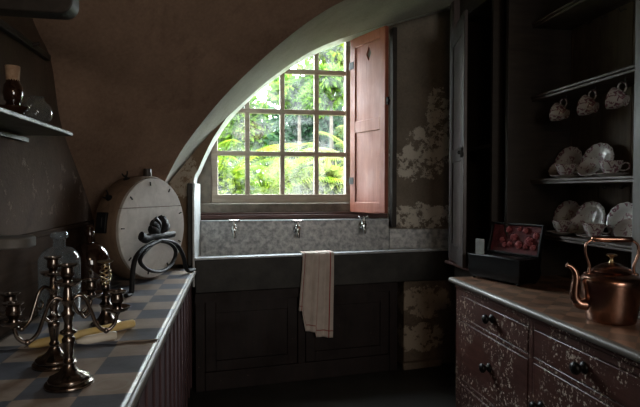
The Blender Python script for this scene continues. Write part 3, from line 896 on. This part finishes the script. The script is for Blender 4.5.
# worktop
wt = thing('worktop', 'brown patterned wooden worktop with rubbed edge on the maroon dresser', 'worktop', (1.85, 2.1, DTZ))
o_ = Vector((1.85, 2.1, DTZ))
obj('board', lbox(MB(), (1.46, DN, DTZ - .0395), (2.2, 3.18, DTZ)), m_top, wt, bev=.004)
pr = [(0, -.0395), (-.012, -.038), (-.024, -.03), (-.028, -.018), (-.024, -.007), (-.012, -.001), (0, .0)]
nz = MB().grid([[L((1.46 + x, y, DTZ + z)) for x, z in pr] for y in (DN, 1.6, 2.4, 3.185)])
nz.f += [tuple(range(7)), tuple(len(nz.v) - 7 + i for i in range(7))]
obj('edge_moulding', nz, m_nosing, wt, smooth=60)

# ------------------------------------------------------------------ plate rack
HF, HB = 1.81, 2.27
rk = thing('plate_rack', 'tall dark open plate rack with cup shelves standing on the dresser', 'shelf unit', (1.95, 2.1, DTZ))
o_ = Vector((1.95, 2.1, DTZ))
RN = 1.0
bb = MB()
y = RN
while y < 3.1:
    y2 = min(y + .26, 3.1); lbox(bb, (HB, y + .0015, DTZ), (HB + .03, y2 - .0015, 3.1)); y = y2
obj('backboard', bb, m_rackwood, rk, bev=.003)
obj('end_panel', lbox(MB(), (HF, 3.1, DTZ), (HB + .03, 3.135, 3.1)), m_darkwood, rk, bev=.003)
obj('stile', lbox(MB(), (HF, 1.92, DTZ), (HF + .05, 2.03, 3.1)), wood('grey_rubbed_wood', (.07, .062, .056), (.13, .117, .108), 'z', .45), rk, bev=.006)
obj('end_panel', lbox(MB(), (HF, RN - .035, DTZ), (HB + .03, RN, 3.1)), m_darkwood, rk, bev=.003)
SH = [1.163, 1.519, 2.075, 2.565]
for z in SH:
    b = MB(); lbox(b, (1.995, RN, z - .028), (HB, 3.1, z))
    lbox(b, (1.975, RN, z - .012), (1.995, 3.1, z + .004)); lbox(b, (1.983, RN, z - .03), (1.995, 3.1, z - .014))
    obj('shelf', b, m_rackshelf, rk, bev=.004)
obj('cornice', lbox(MB(), (HF - .03, RN - .04, 3.0), (HB, 3.14, 3.1)), m_darkwood, rk, bev=.01)
def hook(y_, z_, x_=HB):
    p = [L((x_, y_, z_)), L((x_ - .02, y_, z_)), L((x_ - .03, y_ + .0, z_ - .014)), L((x_ - .042, y_, z_ - .012)), L((x_ - .046, y_, z_ + .004))]
    obj('hook', MB().tube(cat(p, 4), .003, 6), m_iron, rk)
for px, py in ((588, 22), (603, 16), (622, 9)):
    q = P(px, py, X=HB - .03); hook(q.y, q.z)
for y_, z_ in [(P(x, 186, X=HB - .03).y, P(x, 186, X=HB - .03).z) for x in (575, 590, 605, 622)]: hook(y_, z_)
CUPS = [(566, 108), (595, 104), (625, 94)]
CUPX = 2.06
def uhook(y_, zs):
    p = [L((CUPX, y_, zs)), L((CUPX, y_, zs - .02)), L((CUPX - .012, y_, zs - .03)), L((CUPX - .024, y_, zs - .02))]
    obj('hook', MB().tube(cat(p, 4), .003, 6), m_iron, rk)

# ------------------------------------------------------------------ china
def scal(a, r): return 1 + (.018 * math.cos(14 * a) if r > .05 else 0)
def plate_mesh(r=.108):
    return MB().lathe([(.0001,.002),(r*.5,.002),(r*.52,0),(r*.58,.001),(r*.62,.006),(r*.97,.016),(r,.018),(r*.97,.02),(r*.62,.011),(r*.55,.006),(.0001,.006)], 56, None, scal)
def cup_mesh():
    k = 1.34
    b = MB().lathe([(x * k, z * k * 1.08) for x, z in [(.0001,.003),(.018,.003),(.019,0),(.022,0),(.021,.006),(.026,.013),(.036,.026),(.041,.042),(.045,.056),(.0435,.0565),(.039,.042),(.033,.026),(.02,.012),(.0001,.01)]], 36)
    b.tube(cat([Vector(p) * k for p in [(.039,0,.046),(.055,0,.052),(.066,0,.043),(.063,0,.027),(.048,0,.020),(.033,0,.022)]], 4), .0042, 8)
    return b
plate_p, cup_p, sauc_p = None, None, None
def put(kind, mesh, loc, rot, label, cat_, group, cache={}):
    if kind not in cache:
        o = obj(kind, mesh(), m_china if kind == 'teacup' else m_china_flat, loc=loc, rot=rot, smooth=50); cache[kind] = o
        return tag(o, label, cat_, group)
    return copy_thing(cache[kind], loc, rot, label, group)
def saucer_mesh(): return plate_mesh(.09)
lean = math.radians(76)
# plates stand with the face towards the room (-X), top leaning back against the boards
def stand_plate(px, py, zs, label, grp, x=2.195):
    q = P(px, py, X=x)
    r = .108
    q.y = min(q.y, 3.095 - r)
    s, c = math.sin(lean), math.cos(lean)
    put('plate', plate_mesh, (x - .004, q.y, zs + .004 + r * s), (0, -lean, .24), label, 'plate', grp)
def cup_on(px, py, zs, rz, label, lab2, grp, x=2.06):
    q = P(px, py, X=x)
    put('saucer', saucer_mesh, (x, q.y, zs + .0045), (0, 0, rz), lab2, 'saucer', grp + ' saucers')
    put('teacup', cup_mesh, (x, q.y, zs + .0108), (0, 0, rz), label, 'cup', grp + ' cups')
def tilt_saucer(px, py, zs, label, grp, x=2.125):
    q = P(px, py, X=x)
    a = math.radians(56)
    r = .09
    q.y = min(q.y, 3.092 - r * .78)
    put('saucer', saucer_mesh, (x + .02, q.y, zs + .005 + .78 * r * math.sin(a)), (0, -a, .5), label, 'saucer', grp).scale = (.78, .78, .78)
M1, M0 = SH[1], SH[0]
stand_plate(564, 153, M1, 'sprigged plate standing at the dark far end of the middle shelf', 'standing plates')
stand_plate(600, 146, M1, 'scallop-edged sprigged plate standing on the middle shelf, the brighter of the two there', 'standing plates')
cup_on(566, 162, M1, -.9, 'sprigged teacup on a saucer at the far end of the middle shelf', 'saucer under the far teacup on the middle shelf', 'middle shelf')
cup_on(611, 161, M1, -.9, 'sprigged teacup on a saucer at the near end of the middle shelf', 'saucer under the near teacup on the middle shelf', 'middle shelf')
tilt_saucer(587, 166, M1, 'saucer leaning between the two teacups of the middle shelf', 'leaning saucers')
tilt_saucer(546, 167, M1, 'saucer leaning in the dark far corner of the middle shelf', 'leaning saucers')
stand_plate(562, 208, M0, 'sprigged plate standing on the lowest shelf, above the roses box', 'standing plates')
stand_plate(592, 209, M0, 'sprigged plate standing in the middle of the lowest shelf', 'standing plates')
stand_plate(627, 211, M0, 'sprigged plate standing on the lowest shelf, closest to the kettle knob', 'standing plates')
cup_on(562, 222, M0, -.9, 'sprigged teacup on the lowest shelf, above the roses box', 'saucer under the lowest shelf teacup above the roses box', 'lowest shelf')
cup_on(594, 227, M0, -.9, 'sprigged teacup on the lowest shelf beside the kettle handle', 'saucer under the lowest shelf teacup beside the kettle handle', 'lowest shelf')
tilt_saucer(577, 227, M0, 'saucer leaning between the two teacups of the lowest shelf', 'leaning saucers')
tilt_saucer(625, 231, M0, 'saucer leaning on the lowest shelf behind the kettle handle bar', 'leaning saucers')
for (px, py), lab in zip(CUPS, ('hanging sprigged teacup farthest from us, on a hook under the upper shelf', 'hanging sprigged teacup in the middle of the three under the upper shelf', 'hanging sprigged teacup half hidden by the rack post')):
    q = P(px, py, X=CUPX)
    zs = SH[2] - .028
    uhook(q.y, zs)
    # handle upwards, mouth towards the room and down
    az = Vector((-.42, .86, .28)).normalized()           # mouth
    ax = Vector((.1, .05, 1)); ax = (ax - az * ax.dot(az)).normalized()   # handle up
    ay = az.cross(ax)
    Rm = Matrix((ax, ay, az)).transposed()
    e = Rm.to_euler()
    hp = Rm @ Vector((.0865, 0, .05))
    put('teacup', cup_mesh, (CUPX - .012 - hp.x, q.y - hp.y, zs - .028 - hp.z), e, lab, 'cup', 'hanging cups').scale = (1.0, 1.0, 1.0)

# ------------------------------------------------------------------ tall cupboard beyond the dresser
tc = thing('tall_cupboard', 'tall dark built-in cupboard with its door ajar beyond the dresser', 'cupboard', (1.9, 3.5, FZ))
o_ = Vector((1.9, 3.5, FZ))
CX = 1.775
cb = MB()
lbox(cb, (CX, 3.24, FZ), (2.29, 3.80, .85))
lbox(cb, (2.2, 3.24, .85), (2.23, 3.80, 3.1)); lbox(cb, (CX, 3.80, FZ), (2.29, 3.83, 3.1)); lbox(cb, (CX, 3.24, .85), (2.23, 3.265, 3.1))
lbox(cb, (CX, 3.265, 2.80), (2.2, 3.80, 3.1)); lbox(cb, (CX, 3.265, 1.75), (2.2, 3.80, 1.775))
obj('carcass', cb, m_darkwood, tc)
obj('base_moulding', lbox(lbox(MB(), (1.70, 3.25, .85), (CX + .05, 3.86, .876)), (1.72, 3.25, .876), (CX + .02, 3.83, .895)), m_redsill, tc, bev=.008)
obj('hinge_post', lbox(MB(), (1.725, 3.765, .895), (CX + .02, 3.84, 3.1)), wood('plum_post', (.06, .045, .042), (.11, .085, .08), 'z', .5), tc, bev=.005)
hp = (1.722, 3.775)
fe = P(465.5, 120, Y=3.28)
da = math.atan2(fe.y - hp[1], fe.x - hp[0])
dw = math.hypot(fe.x - hp[0], fe.y - hp[1])
DM = Matrix.Translation(L((hp[0], hp[1], 0))) @ Matrix.Rotation(da, 4, 'Z') @ Matrix.Translation((0, 0, 0))
dz0, dz1 = .9, 2.70
db = MB()
db.box((0, -.013, dz0), (.085, .013, dz1), DM).box((dw - .085, -.013, dz0), (dw, .013, dz1), DM)
for a, b in ((dz0, dz0 + .13), (1.66, 1.76), (dz1 - .14, dz1)): db.box((.085, -.013, a), (dw - .085, .013, b), DM)
do = obj('door', db, wood('plum_door', (.032, .024, .023), (.065, .05, .047), 'z', .4), tc, bev=.004)
obj('panel', MB().box((.08, -.005, dz0 + .12), (dw - .08, .005, 1.67), DM).box((.08, -.005, 1.75), (dw - .08, .005, dz1 - .13), DM), wood('plum_door_panel_lit', (.07, .055, .052), (.13, .105, .10), 'z', .35), do)  # panel colour lighter than the door frame, painting in the window-lit strip
obj('latch', MB().box((dw - .05, -.03, 1.68), (dw - .02, -.013, 1.75), DM).ball((dw - .035, -.035, 1.715), .014, 8, (1, 1, 1), DM), m_iron, do)

# ------------------------------------------------------------------ jewel box with roses
bN, bL, bR = P(519, 287, Z=DTZ + .002), P(468.6, 277, Z=DTZ + .002), P(538.6, 283, Z=DTZ + .002)
ex = Vector((bN.x - bL.x, bN.y - bL.y, 0)); bl = ex.length; ex.normalize()
ey = Vector((-ex.y, ex.x, 0))
if ey.dot(Vector((1, 0, 0))) < 0: ey = -ey
bwid = .20
XB = Matrix(((ex.x, ey.x, 0, 0), (ex.y, ey.y, 0, 0), (0, 0, 1, 0), (0, 0, 0, 1)))
jx = thing('trinket_box', 'open black trinket box with dusty roses inside, on the dresser top', 'box', (bL.x, bL.y, DTZ))
ff = MB()
hgt = .15
bodyp = [(.012, .0), (.0, .03), (-.004, .06), (0, .1), (-.006, hgt)]
rows = []
for off, z in bodyp:
    rows.append([XB @ Vector(p) for p in ((off, off, z + .014), (bl - off, off, z + .014), (bl - off, bwid - off, z + .014), (off, bwid - off, z + .014), (off, off, z + .014))])
tk = .012
rows.append([XB @ Vector(p) for p in ((tk, tk, hgt + .014), (bl - tk, tk, hgt + .014), (bl - tk, bwid - tk, hgt + .014), (tk, bwid - tk, hgt + .014), (tk, tk, hgt + .014))])
rows.append([XB @ Vector(p) for p in ((tk, tk, hgt - .006), (bl - tk, tk, hgt - .006), (bl - tk, bwid - tk, hgt - .006), (tk, bwid - tk, hgt - .006), (tk, tk, hgt - .006))])
ff.grid(rows)
m_ = len(rows)
ff.f += [tuple(range(4)), tuple((m_ - 1) * 5 + i for i in range(4))]
obj('box_body', ff, m_blackwood, jx, bev=.003)
for a, b in ((.025, .025), (bl - .025, .025), (.025, bwid - .025), (bl - .025, bwid - .025)):
    obj('foot', MB().ball((a, b, .009), .012, 8, (1, 1, .75), XB), m_blackwood, jx)
# lid open, leaning back from the far long edge
lidh = .205
LM = XB @ Matrix.Translation((0, bwid - .004, hgt + .016)) @ Matrix.Rotation(math.radians(-14), 4, 'X')
ld = MB()
ld.box((0, 0, 0), (bl, .012, lidh), LM)
for a, b in (((0, -.022, 0), (.012, 0, lidh)), ((bl - .012, -.022, 0), (bl, 0, lidh)), ((0, -.022, lidh - .012), (bl, 0, lidh)), ((0, -.022, 0), (bl, 0, .01))): ld.box(a, b, LM)
lo = obj('lid', ld, m_blackwood, jx, bev=.003)
obj('lining', MB().box((.012, -.004, .01), (bl - .012, .0, lidh - .012), LM), m_rosedark, lo, smooth=0)
random.seed(12)
for rx, rz_, rr in ((.14, .105, .021), (.19, .07, .026), (.27, .105, .02), (.31, .055, .03), (.10, .05, .02), (.235, .035, .026), (.165, .035, .018), (.355, .085, .022), (.345, .03, .02), (.225, .11, .015), (.29, .03, .018), (.125, .03, .017)):
    rx = rx * bl / .40
    rs = MB()
    CM = LM @ Matrix.Translation((rx, -.012, rz_ * 1.4 + .015)) @ Matrix.Rotation(PI / 2, 4, 'X')
    rs.ball((0, 0, .004), rr * .5, 8, (1, 1, 1), CM)
    for ring, (n_, rad, hh) in enumerate(((4, .36, .010), (6, .62, .006), (7, .85, .001))):
        for k in range(n_):
            a = 2 * PI * (k + .5 * ring) / n_ + random.random()
            pm = CM @ Matrix.Translation((math.cos(a) * rr * rad, math.sin(a) * rr * rad, hh * rr / .02)) @ Matrix.Rotation(a, 4, 'Z') @ Matrix.Rotation(-.7 + .25 * ring, 4, 'Y')
            rs.ball((0, 0, 0), rr * .36, 6, (.45, 1, .8), pm)
    obj('rose', rs, m_rose, lo, smooth=60)
obj('compartment_flap', MB().box((.03, .03, hgt + .01), (.105, .036, hgt + .115), XB), m_card, jx, bev=.002)
obj('tray', MB().box((.11, .02, hgt - .005), (bl - .03, .11, hgt + .016), XB), m_blackwood, jx, bev=.004)

# ------------------------------------------------------------------ copper kettle
kc = P(612, 322, Z=DTZ)
ket = thing('kettle', 'copper kettle with bar handle and curved spout on the dresser top', 'kettle', (kc.x + .01, kc.y + .02, DTZ + .0005), (0, 0, math.radians(180 - 20)))
body = [(.0001,.0),(.092,.0),(.098,.004),(.101,.012),(.108,.06),(.117,.12),(.1225,.165),(.1235,.185),(.120,.197),(.110,.205),(.094,.214),(.084,.219),(.080,.222),(.0001,.222)]
obj('body', MB().lathe(body, 56), m_copper, ket, smooth=50)
lidm = MB().lathe([(.0001,.222),(.080,.222),(.084,.226),(.080,.231),(.068,.240),(.045,.254),(.024,.262),(.0001,.264)], 48)
lo = obj('lid', lidm, m_copper, ket, smooth=50)
obj('lid_knob', MB().lathe([(.0001,.262),(.012,.262),(.008,.270),(.006,.282),(.010,.290),(.021,.294),(.023,.298),(.018,.302),(.0001,.303)], 24), m_brass, lo, smooth=60)
sp = cat([(.105,0,.07),(.135,0,.075),(.152,0,.10),(.152,0,.14),(.148,0,.18),(.152,0,.215),(.168,0,.238),(.188,0,.248)], 5)
obj('spout', MB().tube(sp, [.030 - .019 * min(1, i / (len(sp) - 1) * 1.15) + .002 for i in range(len(sp))], 16, None, .85), m_copper, ket, smooth=60)
hs = MB().tube(cat([(.098,0,.208),(.092,0,.25),(.108,0,.30),(.106,0,.345),(.078,0,.368)], 5), .0062, 10)
hs2 = MB().tube(cat([(-.098,0,.208),(-.092,0,.25),(-.108,0,.30),(-.106,0,.345),(-.078,0,.368)], 5), .0062, 10)
hs.ball((.098, 0, .212), .014, 8, (1.2, 1, .6)); hs2.ball((-.098, 0, .212), .014, 8, (1.2, 1, .6))
hd = obj('handle_post', hs, m_copper, ket, smooth=60); obj('handle_post', hs2, m_copper, ket, smooth=60)
obj('handle_bar', MB().lathe([(.0001,-.085),(.009,-.085),(.0125,-.08),(.0135,-.04),(.014,0),(.0135,.04),(.0125,.08),(.009,.085),(.0001,.085)], 18, Matrix.Translation((0, 0, .368)) @ Matrix.Rotation(PI / 2, 4, 'Y')), m_copper, ket, smooth=60)

# ------------------------------------------------------------------ garden
struct('ground', MB().grid([[(x, y, -.1 + max(0, y - 6) * .12) for x in (-14, -6, 0, 6, 14)] for y in (4.62, 6, 10, 16, 26)]), M('lawn_green', (.05, .075, .02), (.09, .12, .04), 3, .95, bmp=.3))
lm_lime = leaf_mat('lime_leaves', (.048, .095, .005), (.115, .155, .015))
lm_mid = leaf_mat('mid_green_leaves', (.030, .080, .008), (.09, .15, .02))
lm_dark = leaf_mat('dark_green_leaves', (.010, .028, .014), (.03, .06, .03))
lm_pale = leaf_mat('pale_yellow_leaves', (.10, .13, .025), (.17, .20, .06))
m_bark = M('bark', (.016, .012, .008), (.035, .027, .018), 12, .9)
def leaf(mb, p, d, up, ln, w):
    d = d.normalized(); s = d.cross(up)
    if s.length < 1e-3: s = Vector((1, 0, 0))
    s.normalize(); nn = s.cross(d)
    mb.add([p, p + d * ln * .45 + s * w + nn * ln * .05, p + d * ln - nn * ln * .12, p + d * ln * .45 - s * w + nn * ln * .05], [(0, 1, 2, 3)])
def rv(): return Vector((random.gauss(0, 1), random.gauss(0, 1), random.gauss(0, 1)))
def shrub(name, label, cat_, c, rad, n_, ln, w, m, trunk_to=None, clumps=14):
    c = Vector(c)
    gz = -.1 + max(0, c.y - 6) * .12
    r = thing(name, label, cat_, (c.x, c.y, gz))
    lc = c - Vector((c.x, c.y, gz))
    mb = MB()
    cs = []
    for k in range(clumps):
        v = rv().normalized() * random.uniform(.35, .95)
        cs.append((lc + Vector((v.x * rad[0], v.y * rad[1], v.z * rad[2])), random.uniform(.22, .42)))
    for i in range(n_):
        cc, cr = random.choice(cs)
        v = rv().normalized() * cr * random.uniform(.55, 1)
        p = cc + Vector((v.x * rad[0], v.y * rad[1], v.z * rad[2]))
        leaf(mb, p, v + rv() * .4 * cr, Vector((0, 0, 1)) + rv() * .5, ln * random.uniform(.7, 1.3), w * random.uniform(.7, 1.3))
    obj('foliage', mb, m, r, smooth=0)
    tb = MB().tube([(0, 0, -.02), (.02, .03, lc.z * .5), (0, 0, lc.z)], [.07, .05, .03], 8)
    for cc, _ in cs: tb.tube([lc - Vector((0, 0, rad[2] * .8)), lc.lerp(cc, .5), cc], [.018, .012, .006], 6)
    obj('trunk', tb, m_bark, r)
def fern(label, c, n_, ln, m, tilt=.9):
    gz = -.1 + max(0, c[1] - 6) * .12
    r = thing('tree_fern', label, 'fern', (c[0], c[1], gz))
    hz_ = c[2] - gz
    obj('trunk', MB().tube([(0, 0, -.02), (.03, 0, hz_ * .5), (0, 0, hz_)], [.11, .09, .08], 10), m_bark, r)
    for k in range(n_):
        a = 2 * PI * k / n_ + random.uniform(-.2, .2)
        el = random.uniform(.35, tilt)
        L_ = ln * random.uniform(.8, 1.15)
        pts = []
        for i in range(17):
            u = i / 16
            rr = L_ * u
            zz = hz_ + math.sin(el) * rr - .42 * u ** 2.4 * L_
            pts.append(Vector((math.cos(a) * rr * math.cos(el * .6), math.sin(a) * rr * math.cos(el * .6), zz)))
        fb = MB().tube(pts, [.012, .003], 5)
        for i in range(1, 16):
            for sub in (0, .5):
                p = pts[i].lerp(pts[i + 1], sub); d = (pts[i + 1] - pts[i]).normalized()
                u = (i + sub) / 16
                sl = L_ * .26 * math.sin(PI * min(1, u * .85 + .12)) ** .8
                side = d.cross(Vector((0, 0, 1))).normalized()
                for s in (-1, 1):
                    leaf(fb, p, side * s + d * .55 - Vector((0, 0, .25)), Vector((0, 0, 1)), sl, .016)
        obj('frond', fb, m, r, smooth=0)
def at(px, py, Y): return P(px, py, Y=Y)
random.seed(5)
fern('bright green tree fern filling the lower left window panes', at(216, 192, 6.5), 17, 1.25, lm_lime, 1.35)
fern('lime tree fern with arching fronds behind the second column of panes', at(266, 196, 8.0), 18, 1.45, lm_lime, 1.35)
fern('yellowish tree fern seen in the right middle pane', at(362, 168, 9.2), 16, 1.35, lm_pale, 1.2)
shrub('bush', 'low pale yellow-green bush in the bottom right pane', 'bush', at(336, 190, 8.0), (.5, .45, .5), 1500, .17, .05, lm_pale)
shrub('bush', 'low lime bush in the third bottom pane', 'bush', at(296, 190, 9.5), (.5, .45, .55), 1500, .17, .05, lm_lime)
shrub('bush', 'mid green bush in the bottom left pane', 'bush', at(226, 190, 5.6), (.26, .25, .22), 700, .10, .034, lm_lime)
shrub('tree', 'dark blue-green tree behind the lower right panes', 'tree', at(322, 142, 12.5), (1.3, .9, 1.15), 3800, .26, .07, lm_dark, clumps=30)
shrub('tree', 'leafy green tree top behind the second pane row, left of centre', 'tree', at(299, 94, 11), (.62, .6, .52), 1500, .22, .07, lm_mid, clumps=14)
shrub('tree', 'leafy green tree top in the upper right panes', 'tree', at(331, 90, 9.9), (.42, .42, .42), 1100, .17, .055, lm_mid, clumps=10)
shrub('tree', 'sunlit tree crown at the top right pane', 'tree', at(332, 55, 13.6), (.75, .6, .52), 1300, .22, .07, lm_lime, clumps=10)
shrub('tree', 'leafy green tree behind the ferns in the left panes', 'tree', at(238, 132, 14.2), (1.35, .7, 1.0), 2600, .28, .08, lm_mid, clumps=20)
shrub('hedge', 'long dark hedge at the far end of the garden', 'hedge', (2.0, 19, 2.3), (6.5, .9, 1.7), 5200, .36, .11, lm_dark, clumps=46)

# ------------------------------------------------------------------ light
w = bpy.data.worlds.new('world'); S.world = w; w.use_nodes = True
bg = w.node_tree.nodes['Background']
bg.inputs['Color'].default_value = (.86, .94, 1.0, 1); bg.inputs['Strength'].default_value = 9
sun = bpy.data.objects.new('sun', bpy.data.lights.new('sun', 'SUN')); COL.objects.link(sun)
sun.data.energy = 9; sun.data.angle = math.radians(3); sun.data.color = (1, .96, .86)
sun.rotation_euler = (math.radians(38), 0, math.radians(-25))
pt = bpy.data.objects.new('window_portal', bpy.data.lights.new('window_portal', 'AREA')); COL.objects.link(pt)
pt.data.shape = 'RECTANGLE'; pt.data.size = WX1 - WX0; pt.data.size_y = WZ1 - WZ0
pt.location = ((WX0 + WX1) / 2, YF + .2, (WZ0 + WZ1) / 2); pt.rotation_euler = (-PI / 2, 0, 0)
pt.data.cycles.is_portal = True
# dim warm fill, added unseen overhead behind the camera
lp = bpy.data.objects.new('room_lamp', bpy.data.lights.new('room_lamp', 'AREA')); COL.objects.link(lp)
lp.data.shape = 'DISK'; lp.data.size = .6; lp.data.energy = 2; lp.data.color = (1, .72, .46)
lp.location = (.3, -1.0, 2.6); lp.rotation_euler = (math.radians(35), 0, 0)

dl = bpy.data.objects.new('side_window_daylight', bpy.data.lights.new('side_window_daylight', 'AREA')); COL.objects.link(dl)  # unseen fill panel added behind the camera, standing in for another window
dl.data.shape = 'RECTANGLE'; dl.data.size = 1.2; dl.data.size_y = 1.2; dl.data.energy = 11; dl.data.color = (1, .95, .88)
dl.location = (1.35, -1.8, 1.9); dl.rotation_euler = (PI / 2 - .05, 0, .12)
S.view_settings.view_transform = 'Standard'; S.view_settings.look = 'None'
S.view_settings.gamma = 1; S.view_settings.use_curve_mapping = False
S.view_settings.exposure = 1.65
S.cycles.use_denoising = True
S.cycles.max_bounces = 10; S.cycles.transparent_max_bounces = 16
S.cycles.sample_clamp_indirect = 8
